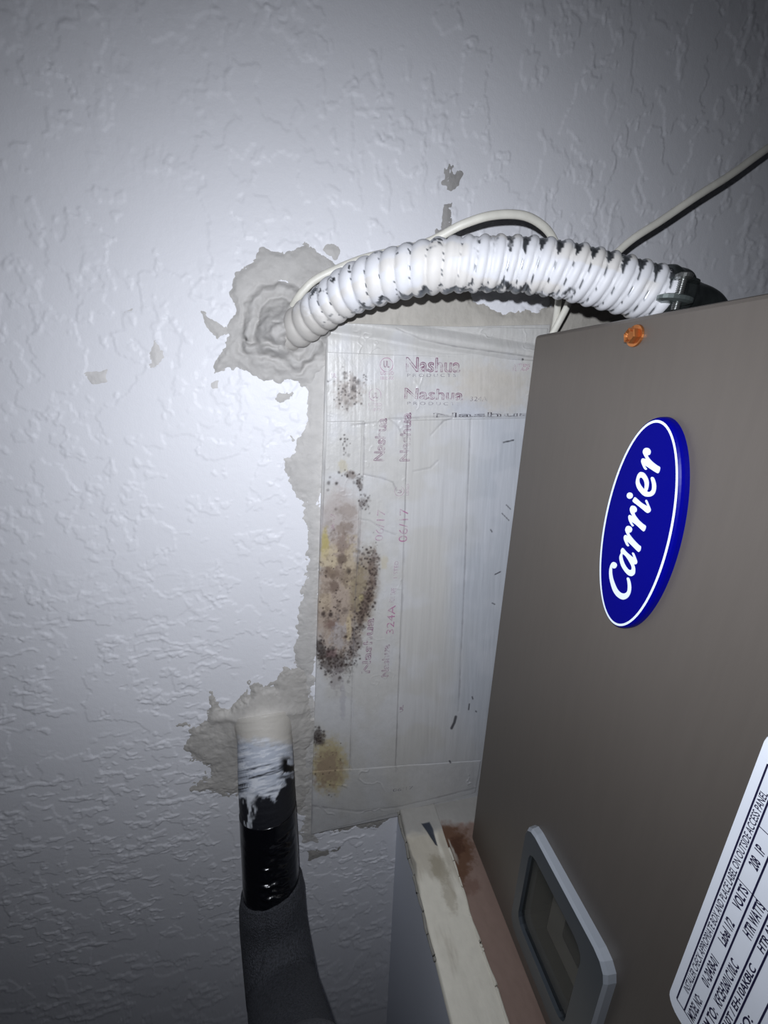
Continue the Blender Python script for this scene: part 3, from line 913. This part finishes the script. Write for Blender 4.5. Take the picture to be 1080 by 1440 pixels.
badge = bpy.data.objects.new('badge', None); col.objects.link(badge)
badge['label'] = 'blue oval badge with white script lettering and rim line'
badge.parent = unit
me = loops_mesh('badge_plate', [ell(0, YP, da=0.0013), ell(0, YP - BT * 0.55, da=0.0012), ell(0, YP - BT * 0.85, da=0.0008), ell(0, yb, da=0.0001), ell(0, yb, da=-0.0045)], cap_last=True)
adopt(link('badge_plate', fix_normals(me), m_blue, None, smooth=False), badge)
RW = 0.0011
me = loops_mesh('rim_line', [ell(0, yb - 0.00015, da=-0.0001), ell(0, yb - 0.00015, da=-0.0001 - RW)])
adopt(link('rim_line', fix_normals(me), m_white, None, 'white oval rim line', smooth=False), badge)

A_ = lambda pts: [(850 + x / 10.29, 710 + y / 10.29) for x, y in pts]
B_ = lambda pts: [(870 + x / 10.29, 620 + y / 10.29) for x, y in pts]
LETTERS = [
    [A_([(100, 850), (130, 826), (165, 840), (180, 875), (160, 915), (128, 917), (112, 905), (110, 980), (123, 1060), (150, 1140), (185, 1215), (230, 1265), (280, 1282), (315, 1270), (335, 1240),
         (340, 1180), (335, 1110), (325, 1062), (345, 1050), (365, 1080), (382, 1150), (385, 1220), (370, 1290), (335, 1345), (280, 1370), (225, 1355), (170, 1310), (125, 1240), (95, 1150), (75, 1060), (70, 970), (80, 900)])],
    [A_([(265, 622), (285, 640), (330, 690), (412, 757), (418, 742), (402, 702), (412, 688), (430, 705), (458, 775), (473, 825), (460, 858), (430, 862), (443, 920), (440, 990), (415, 1022), (385, 1030),
         (340, 1010), (290, 955), (245, 880), (222, 800), (220, 745), (240, 695), (238, 665), (250, 635)]),
     A_([(262, 715), (258, 745), (270, 800), (300, 870), (345, 930), (380, 942), (396, 925), (392, 885), (365, 830), (325, 765), (285, 720)])],
    [A_([(350, 303), (385, 320), (400, 355), (385, 395), (357, 408), (385, 455), (440, 520), (500, 580), (526, 603), (522, 650), (503, 679), (480, 670), (430, 620), (380, 570), (335, 532), (330, 536),
         (340, 560), (355, 590), (340, 600), (320, 580), (300, 540), (285, 500), (282, 465), (295, 440), (315, 435), (340, 450), (312, 395), (303, 355), (320, 315)])],
    [A_([(410, 10), (445, 22), (468, 60), (460, 100), (435, 115), (450, 155), (500, 220), (560, 275), (597, 304), (594, 345), (575, 381), (555, 375), (500, 325), (450, 280), (400, 247), (395, 252),
         (410, 280), (425, 300), (408, 312), (390, 290), (365, 245), (350, 200), (350, 160), (370, 145), (405, 160), (378, 105), (370, 60), (385, 22)])],
    [B_([(235, 815), (260, 830), (320, 885), (380, 925), (415, 940), (410, 920), (388, 870), (400, 852), (415, 870), (440, 930), (463, 990), (455, 1025), (425, 1043), (395, 1030), (330, 975), (260, 920),
         (205, 875), (218, 838)]),
     B_([(162 + 42 * math.cos(t), 792 + 46 * math.sin(t)) for t in np.linspace(0, 2 * math.pi, 14, endpoint=False)])],
    [B_([(325, 450), (370, 465), (410, 520), (432, 580), (434, 640), (422, 700), (410, 727), (440, 740), (470, 725), (485, 690), (485, 620), (468, 550), (475, 525), (495, 523), (515, 545), (538, 620),
         (540, 690), (520, 760), (480, 798), (425, 808), (370, 795), (320, 750), (275, 690), (252, 620), (255, 560), (275, 495), (300, 460)]),
     B_([(325, 530), (345, 540), (370, 580), (380, 630), (375, 690), (366, 695), (335, 660), (305, 610), (297, 565), (305, 540)])],
    [B_([(410, 100), (445, 115), (463, 155), (450, 200), (420, 212), (450, 260), (500, 310), (560, 355), (597, 380), (592, 430), (575, 466), (550, 460), (500, 430), (440, 390), (387, 357), (381, 361),
         (395, 385), (410, 405), (395, 420), (370, 400), (345, 350), (328, 300), (335, 265), (355, 252), (395, 258), (367, 205), (352, 160), (370, 115)])],
]


def outline_mesh(name, contours, y, ext):
    """filled outline on the panel plane, contours in photo pixels"""
    cu = bpy.data.curves.new('o', 'CURVE'); cu.dimensions = '2D'; cu.fill_mode = 'BOTH'; cu.extrude = ext
    for c in contours:
        P = np.array([at(px, py, 1, y)[[0, 2]] for px, py in c])
        n = len(P); out = []
        for i in range(n):
            a, b, d, e = P[i - 1], P[i], P[(i + 1) % n], P[(i + 2) % n]
            for t in (0, 0.34, 0.67):
                out.append(0.5 * (2 * b + (d - a) * t + (2 * a - 5 * b + 4 * d - e) * t * t + (3 * b - a - 3 * d + e) * t ** 3))
        sp = cu.splines.new('POLY'); sp.points.add(len(out) - 1)
        for q, w in zip(sp.points, out):
            q.co = (w[0], w[1], 0, 1)
        sp.use_cyclic_u = True
    o = bpy.data.objects.new('o', cu); col.objects.link(o)
    dg = bpy.context.evaluated_depsgraph_get(); dg.update()
    me = bpy.data.meshes.new_from_object(o.evaluated_get(dg))
    v = np.empty(len(me.vertices) * 3, np.float32); me.vertices.foreach_get('co', v); v = v.reshape(-1, 3)
    W = np.stack([v[:, 0], y - v[:, 2], v[:, 1] + CAM_Z], 1).astype(np.float32)
    me.vertices.foreach_set('co', W.ravel()); me.update(); me.name = name
    bpy.data.objects.remove(o); bpy.data.curves.remove(cu)
    me.materials.clear()
    return me


for cts in LETTERS:
    adopt(link('letter', outline_mesh('letter', cts, yb - 0.0001, 0.00015), m_white, None, smooth=False), badge)

# ------------------------------------------------------------------ rating sticker
ys_ = YP - 0.0004
lab_x0, lab_x1 = -0.2590, -0.1075
lz1 = at(943, 1385, 1, ys_)[2]; lz1 = (lz1 + at(1060, 1083, 1, ys_)[2]) / 2
lz0 = lz1 - 0.115
sticker = bpy.data.objects.new('rating_sticker', None); col.objects.link(sticker)
sticker['label'] = 'white rating sticker with dark blue table and text'
sticker.parent = unit
l0 = [(x, YP - 0.00005, z) for x, z in round_rect(lab_x0, lab_x1, lz0, lz1, 0.006)]
l1 = [(x, ys_, z) for x, z in round_rect(lab_x0 + 0.0002, lab_x1 - 0.0002, lz0 + 0.0002, lz1 - 0.0002, 0.006)]
adopt(link('sticker_sheet', fix_normals(loops_mesh('sticker_sheet', [l0, l1], cap_last=True)), m_label, None, smooth=False), sticker)
rows = [at(951.9, 1404.4, 1, ys_), at(962.2, 1421.5, 1, ys_), at(982, 1438.5, 1, ys_), at(1012.6, 1437.8, 1, ys_), at(1033.3, 1438.5, 1, ys_), at(1068, 1438.5, 1, ys_)]
Z_ = [r[2] for r in rows]
tx0 = rows[0][0]; tx1 = at(1078, 1073, 1, ys_)[0]
gap = 0.0098
Z_ += [Z_[-1] - 0.009, Z_[-1] - 0.018, Z_[-1] - 0.027, Z_[-1] - 0.036]
LW = 0.00030
LV, LF = [], []


def rule(x0, x1, z0, z1):
    k = len(LV); y = ys_ - 0.00008
    LV.extend([(x0, y, z0), (x1, y, z0), (x1, y, z1), (x0, y, z1)]); LF.append((k, k + 1, k + 2, k + 3))


for i, z in enumerate(Z_):
    rule(tx0, tx1, z - LW, z + LW)
rule(tx0 - LW, tx0 + LW, Z_[-1], Z_[0]); rule(tx1 - LW, tx1 + LW, Z_[-1], Z_[0])
vx1 = at(1047, 1245, 1, ys_)[0]; vx2 = at(1066, 1160, 1, ys_)[0]
rule(vx1 - LW * 0.6, vx1 + LW * 0.6, Z_[-1], Z_[1]); rule(vx2 - LW * 0.6, vx2 + LW * 0.6, Z_[2], Z_[1])
adopt(link('ruled_lines', mesh_py('ruled_lines', LV, LF), m_ink, None, smooth=False), sticker)


def label_text(body, row, xa, xb, fill=0.62, m=m_ink, bottom=None):
    z1, z0 = Z_[row], Z_[row + 1]
    hgt = (z1 - z0) * fill
    lettering('lettering', body, np.array([xa, ys_, (z0 + z1) / 2 - hgt / 2]), EX, EZ, xb - xa, hgt, m, sticker, lift=0.0001, bold=0.012 if row == 0 else 0.028)


X_ = lambda px, py: at(px, py, 1, ys_)[0]
label_text('INSTALLER CHECK APPROPRIATE BOX AND PLACE LABEL ON OUTSIDE ACCESS PANEL', 0, X_(964, 1392), X_(1074, 1112), 0.66)
label_text('MODEL NO:', 1, X_(974, 1436), X_(986, 1405), 0.6)
label_text('01-20438-01', 1, X_(993, 1386), X_(1008, 1350), 0.6)
label_text('Label 1/2', 1, X_(1017, 1328), X_(1030, 1296), 0.6)
label_text('VOLTS', 1, X_(1035, 1276), X_(1049, 1250), 0.6)
label_text('208   1P', 1, X_(1061, 1222), X_(1073, 1194), 0.6)
label_text('CONFORM TO:', 2, X_(980, 1485), X_(1008, 1423), 0.58)
label_text('KFCEH2601C10LC', 2, X_(1009, 1412), X_(1037, 1356), 0.58)
label_text('HTR WATTS', 2, X_(1052, 1318), X_(1072, 1272), 0.58)
label_text('KFCE2601C10T / EH-10AKBLC', 3, X_(1000, 1490), X_(1058, 1356), 0.66)
label_text('HTR AMPS', 3, X_(1067, 1334), X_(1090, 1288), 0.66)
label_text('SERIAL NO:', 4, X_(1020, 1500), X_(1058, 1434), 0.5)

# ------------------------------------------------------------------ flexible conduit
CP = [(395, 472, 0.320), (418, 462, 0.306), (450, 438, 0.292), (490, 410, 0.276), (540, 391, 0.262), (600, 377, 0.250), (660, 372, 0.242), (720, 372, 0.236), (780, 378, 0.228),
      (840, 392, 0.221), (900, 408, 0.214), (934, 418, 0.210)]
cpts = [at(px, py, 2, z) for px, py, z in CP]
PITCH = 0.0082; RC = 0.0140
L_tot = spline(cpts, 0.001)[1][-1]


def flex_rad(s, t):
    ph = s / PITCH + t / (2 * np.pi)
    fr = ph - np.floor(ph)
    one = np.sin(np.pi * fr) ** 0.7                             # rounded crests, sharp valleys
    two = np.where(fr < 0.68, np.sin(np.pi * np.clip(fr / 0.68, 0, 1)) ** 0.5, 0.5 * np.sin(np.pi * np.clip((fr - 0.68) / 0.32, 0, 1)) ** 0.6)   # stretched turns show a lower ledge
    prof = one + (two - one) * sstep(0.115, 0.15, s)
    taper = 0.86 + 0.14 * sstep(0.0, 0.10, s)
    return RC * taper * (0.86 + 0.14 * prof) + 0.00018 * fbm(s * 300, t * 3, 201, 2)


flexible = thing('flexible_conduit', 'white-painted corrugated metal conduit arching from the sealant to the taupe cabinet top', 'conduit', cpts[5])
me, S, TH, V = sweep('corrugated_sleeve', cpts, 0.00075, 72, flex_rad, ref=(0, 0, -1))
ph = S / PITCH + TH / (2 * np.pi); fr = ph - np.floor(ph)
VX, VY = pixel(V[:, 0], V[:, 1], V[:, 2])
# theta = 0 looks down at the floor; find which way +x (the far side, missed by the brush) lies
side = np.sin(TH)
P_mid = V[np.argmin(np.abs(S - L_tot / 2) + np.abs(TH - np.pi / 2))]; Q_mid = V[np.argmin(np.abs(S - L_tot / 2) + np.abs(TH - 3 * np.pi / 2))]
if P_mid[0] < Q_mid[0]:
    side = -side
up = side                                                        # +1 far side, -1 near side
nz = fbm(S * 160, TH * 2.2, 211, 4, 0.6)
nz2 = fbm(S * 420, TH * 5, 221, 3, 0.6)
right = sstep(0.10, 0.20, S)
# brushed from one side: the lee face of each crest near the top stays bare towards the cabinet
vd = np.abs(((fr + 0.5) % 1) - 0.5 + 0.08 + 0.05 * nz2)
lee = sstep(-0.05, 0.12, up + 0.22 * nz - 0.16 - 1.6 * vd - 0.30 * sstep(0.15, 0.3, vd)) * right
low = sstep(0.80, 1.05, -up + 0.5 * nz) * sstep(0.05, 0.09, S) * sstep(0.22, 0.17, S)
blot = sstep(0.28, 0.36, nz) * (0.25 + 0.75 * sstep(0.3, 0.8, np.abs(up))) * sstep(0.02, 0.05, S) * sstep(0.16, 0.10, S)
groove = sstep(0.05, 0.01, np.minimum(fr, 1 - fr)) * sstep(0.05, 0.4, nz2 + 0.4 * nz + 0.45 * sstep(0.11, 0.16, S)) * 0.85
bare = np.clip(np.maximum.reduce([lee, low, blot, groove]), 0, 1)
bare = sstep(0.35, 0.65, bare + 0.25 * nz2)
paint = lin(214, 215, 219)[None] * (1 + 0.06 * nz)[:, None]
cream_ = sstep(0.1, 0.4, fbm(S * 40, TH, 231, 2))[:, None]
paint = paint + (lin(208, 202, 190)[None] - paint) * 0.5 * cream_
seal_end = sstep(0.048, 0.036, S + 0.010 * nz + 0.010 * up)[:, None]
paint = paint + (lin(186, 183, 178)[None] - paint) * seal_end
bare = bare * (1 - seal_end[:, 0])
metalc = lin(124, 128, 133)[None] * (0.75 + 0.5 * sstep(-0.3, 0.3, nz2))[:, None]
color_attr(me, 'col', paint * (1 - bare)[:, None] + metalc * bare[:, None])
float_attr(me, 'bare', bare)
adopt(link('corrugated_sleeve', me, m_flex, None), flexible)

# connector clamping the conduit's end
conn = thing('conduit_connector', 'dark zinc screw clamp connector at the conduit end behind the taupe panel top', 'connector', at(960, 412, 2, 0.212))
zk = 0.209
W_ = lambda px, py, z=zk: at(px, py, 2, z)
me, *_ = sweep('connector_body', [W_(928, 416, 0.212), W_(950, 420, 0.212), W_(972, 424, 0.213), W_(992, 434, 0.215), W_(1006, 456, 0.217)], 0.0008, 40,
               lambda s, t: 0.0128 - 0.0035 * sstep(0.006, 0.022, s) + 0.0014 * sstep(0.010, 0.008, s))
adopt(link('connector_body', me, m_zinc, None), conn)
me, *_ = sweep('clamp_strap', [W_(921, 414.5, 0.2125), W_(929, 416.5, 0.212), W_(937, 418.5, 0.212)], 0.0006, 44, lambda s, t: 0.0150 - 0.0006 * np.abs(s - 0.0025) / 0.0025)
adopt(link('clamp_strap', me, m_zinc, None), conn)


def disc(name, p, axis, r, h, m, parent, n=20, bev=0.25, squash=None):
    p = np.array(p); a = np.array(axis, float); a /= np.linalg.norm(a)
    u = np.cross(a, (0.3, 0.5, 0.81)); u /= np.linalg.norm(u); v = np.cross(a, u)
    if squash is not None:
        u = np.array(squash[0], float); u -= a * (u @ a); u /= np.linalg.norm(u); v = np.cross(a, u)
    sx = 1.0 if squash is None else squash[1]
    prof = [(r * (1 - bev), -h / 2), (r, -h / 2 + h * 0.25), (r, h / 2 - h * 0.25), (r * (1 - bev), h / 2)]
    loops = [[tuple(p + a * hh + rr * (sx * math.cos(2 * math.pi * k / n) * u + math.sin(2 * math.pi * k / n) * v)) for k in range(n)] for rr, hh in prof]
    V = [q for l in loops for q in l]; Fc = []
    for i in range(3):
        for k in range(n):
            j = (k + 1) % n
            Fc.append((i * n + k, i * n + j, (i + 1) * n + j, (i + 1) * n + k))
    Fc.append(tuple(range(n - 1, -1, -1))); Fc.append(tuple(3 * n + k for k in range(n)))
    return adopt(link(name, fix_normals(mesh_py(name, V, Fc)), m, None, smooth=False), parent)


sa, sb = W_(961, 392, 0.196), W_(949, 436, 0.196)
ax = sb - sa
disc('clamp_ear', W_(962, 395, 0.200), ax, 0.0055, 0.0022, m_zinc, conn, squash=((0, 1, 0), 1.5))
disc('clamp_ear', W_(949, 421, 0.197), ax, 0.0060, 0.0034, m_ear, conn, squash=((0, 1, 0), 1.6))
me, *_ = sweep('clamp_screw', [sa, (sa + sb) / 2, sb], 0.0002, 20, lambda s, t: 0.0019 + 0.00022 * np.sin(2 * np.pi * (s / 0.0009) + t))
adopt(link('clamp_screw', me, m_zinc_l, None, 'threaded steel screw'), conn)
disc('screw_head', sa - ax / np.linalg.norm(ax) * 0.001, ax, 0.0040, 0.0030, m_zinc_l, conn, bev=0.35)

# ------------------------------------------------------------------ cables
def cable(pts, label, r=0.00185):
    w = [at(px, py, 2, z) for px, py, z in pts]
    me, S, TH, _ = sweep('electrical_cable', w, 0.0015, 20, lambda s, t: r * (1 + 0.28 * np.sin(t) ** 2))
    o = link('electrical_cable', me, m_cable)
    tag(o, label, 'cable', 'white cables round the conduit')
    return o


cable([(408, 440, 0.312), (418, 420, 0.303), (440, 396, 0.299), (470, 380, 0.296), (510, 364, 0.292), (550, 354, 0.286), (590, 345, 0.278), (618, 333, 0.272), (650, 316, 0.266), (692, 303, 0.262),
       (735, 303, 0.262), (764, 318, 0.264), (780, 340, 0.266), (789, 370, 0.268), (788, 400, 0.272), (785, 425, 0.277), (781, 455, 0.283), (774, 500, 0.290), (770, 530, 0.296)],
      'white cable arched above the conduit, running from the sealant to the cabinet')
cable([(1330, 40, 0.285), (1180, 140, 0.270), (1080, 208, 0.262), (1030, 244, 0.259), (980, 276, 0.258), (930, 310, 0.260), (890, 336, 0.262), (860, 362, 0.264), (832, 386, 0.266), (806, 415, 0.270), (793, 440, 0.276),
       (779, 466, 0.281), (766, 490, 0.287), (757, 520, 0.295)],
      'white cable slanting across the plaster to the right edge above the cabinet')

# ------------------------------------------------------------------ insulated pipe
pp = [(372, 1005, 0.322), (373, 1040, 0.309), (375, 1100, 0.292), (379, 1180, 0.278), (382, 1245, 0.266), (386, 1310, 0.251), (397, 1390, 0.220), (409, 1450, 0.188), (428, 1540, 0.14), (440, 1620, 0.09)]
pw = np.array([at(px, py, 2, z) for px, py, z in pp])
e_ = pw[-1]
pw = np.vstack([pw, [e_ + (-0.004, 0.004, -0.10), e_ + (-0.004, 0.004, -0.6), (e_[0] - 0.004, e_[1] + 0.004, FLOOR)]])   # and on down to the floor
full, fs = spline(pw, 0.0008)
front_ = full[:, 2] > 0.095
fpx, fpy = pixel(full[:, 0], full[:, 1], np.maximum(full[:, 2], 0.095))
fpy[~front_] = 1e6
pipe = thing('insulated_pipe', 'black foam-insulated pipe with white-painted top coming out of the plaster at lower left', 'pipe', full[len(full) // 4])


def cut_path(y0, y1):
    k = np.where((fpy >= y0) & (fpy <= y1))[0]
    return full[k[0]:k[-1] + 1:4]


def neck_rad(s, t):
    return 0.0236 + 0.004 * sstep(0.02, 0.0, s) + 0.00025 * fbm(s * 500, t * 2, 401, 3)


me, S, TH, V = sweep('painted_neck', cut_path(1000, 1168), 0.0007, 110, neck_rad)
VX, VY = pixel(V[:, 0], V[:, 1], V[:, 2])
st = fbm(VX / 28, VY / 3.2 + VX / 14, 411, 3, 0.6); bl = fbm(VX / 12, VY / 10, 421, 3, 0.6)
c = np.empty((len(V), 3)); c[:] = lin(30, 31, 36)
edge_y = 1116 + 0.16 * (412 - VX) - 26 * sstep(385, 412, VX) + 9 * fbm(VX / 9, VY / 14, 431, 3)     # where the brush stopped
white = sstep(3, -3, VY - edge_y + 10 * bl)
c += (lin(176, 182, 193) - c) * (white * sstep(-0.60, 0.0, st + 0.25 * sstep(1090, 1060, VY)))[:, None]
heavy = sstep(0.05, 0.3, st + bl * 0.4) * white
c += (lin(218, 221, 226) - c) * (0.7 * heavy)[:, None]
left_run = sstep(362, 352, VX + 8 * bl) * sstep(1110, 1120, VY) * sstep(0.0, 0.25, fbm(VX / 5, VY / 26, 441, 3) + 0.10)
c += (lin(200, 204, 210) - c) * left_run[:, None]
blk = sstep(0.0, 0.12, bl + 0.1) * sstep(390, 400, VX) * sstep(1058, 1070, VY) * sstep(1100, 1085, VY)
c += (lin(14, 14, 16) - c) * blk[:, None]
gs = sstep(1052, 1036, VY + 8 * bl - 0.1 * (VX - 380) + 4 * st)
c += (lin(192, 188, 180) - c) * gs[:, None]
color_attr(me, 'col', c)
adopt(link('painted_neck', me, m_neck, None, 'pipe top smeared with white paint and grey sealant'), pipe)

tw = cut_path(1136, 1252)


def tape_rad(s, t):
    wr = 5.0 * np.exp(-((np.angle(np.exp(1j * (t + 0.25)))) / 0.55) ** 2)
    return 0.0240 + 0.00032 * wr * np.sin(s * 800 + 7.0 * np.sin(t) + 7 * fbm(s * 60, t * 1.2, 451, 3)) * (0.55 + 0.9 * fbm(s * 55, t * 2, 455, 2)) * sstep(0.006, 0.02, s) + 0.00015 * fbm(s * 90, t * 1.5, 461, 2)


me, S, TH, V = sweep('tape_wrap', tw, 0.0008, 96, tape_rad)
o = adopt(link('tape_wrap', me, m_tapeblk, None, 'glossy black tape wrapped round the pipe'), pipe)
k0 = np.where(fpy >= 1243)[0][0]
fw = full[k0::6]


SEAM = 0.15


def foam_rad(s, t):
    seam = np.exp(-((np.angle(np.exp(1j * (t - SEAM)))) / 0.07) ** 2)
    return 0.0262 + 0.0018 * sstep(0.0, 0.012, s) - 0.0018 * seam + 0.0004 * fbm(s * 30, t, 471, 2)


me, S, TH, V = sweep('foam_sleeve', fw, 0.0012, 96, foam_rad)
ax_ = fw[4] - fw[0]; ax_ /= np.linalg.norm(ax_)
V = V - ax_[None] * (0.0035 * np.clip((V[:, 1] - fw[0][1]) / 0.028, -1, 1) * sstep(0.05, 0.0, S))[:, None]     # cut on a slant
V[:, 2] += CAM_Z
me.vertices.foreach_set('co', V.astype(np.float32).ravel()); me.update()
adopt(link('foam_sleeve', me, m_foam, None, 'matt black foam insulation with a lengthwise seam'), pipe)
# paint drips and a paint daub on the glossy tape
def drip(pts, r, label):
    w = []
    for px, py in pts:
        k = np.argmin(np.abs(fpy - py)); ctr = full[k]
        d = at(px, py, 2, 1.0); d = d / np.linalg.norm(d)
        oc = -ctr; b = d @ oc; cc = oc @ oc - 0.0242 ** 2
        disc_ = b * b - cc
        tt = -b - math.sqrt(max(disc_, 0))
        w.append(d * tt)
    me, *_ = sweep('paint_drip', w, 0.0008, 8, lambda s, t: r * (1 + 0.3 * vnoise(s * 300, t, 481)))
    adopt(link('paint_drip', me, m_white, None, label), pipe)


drip([(343, 1168), (343.5, 1190), (346, 1218), (348, 1240)], 0.0005, None)
drip([(400, 1166), (404, 1169), (408, 1168)], 0.0016, None)
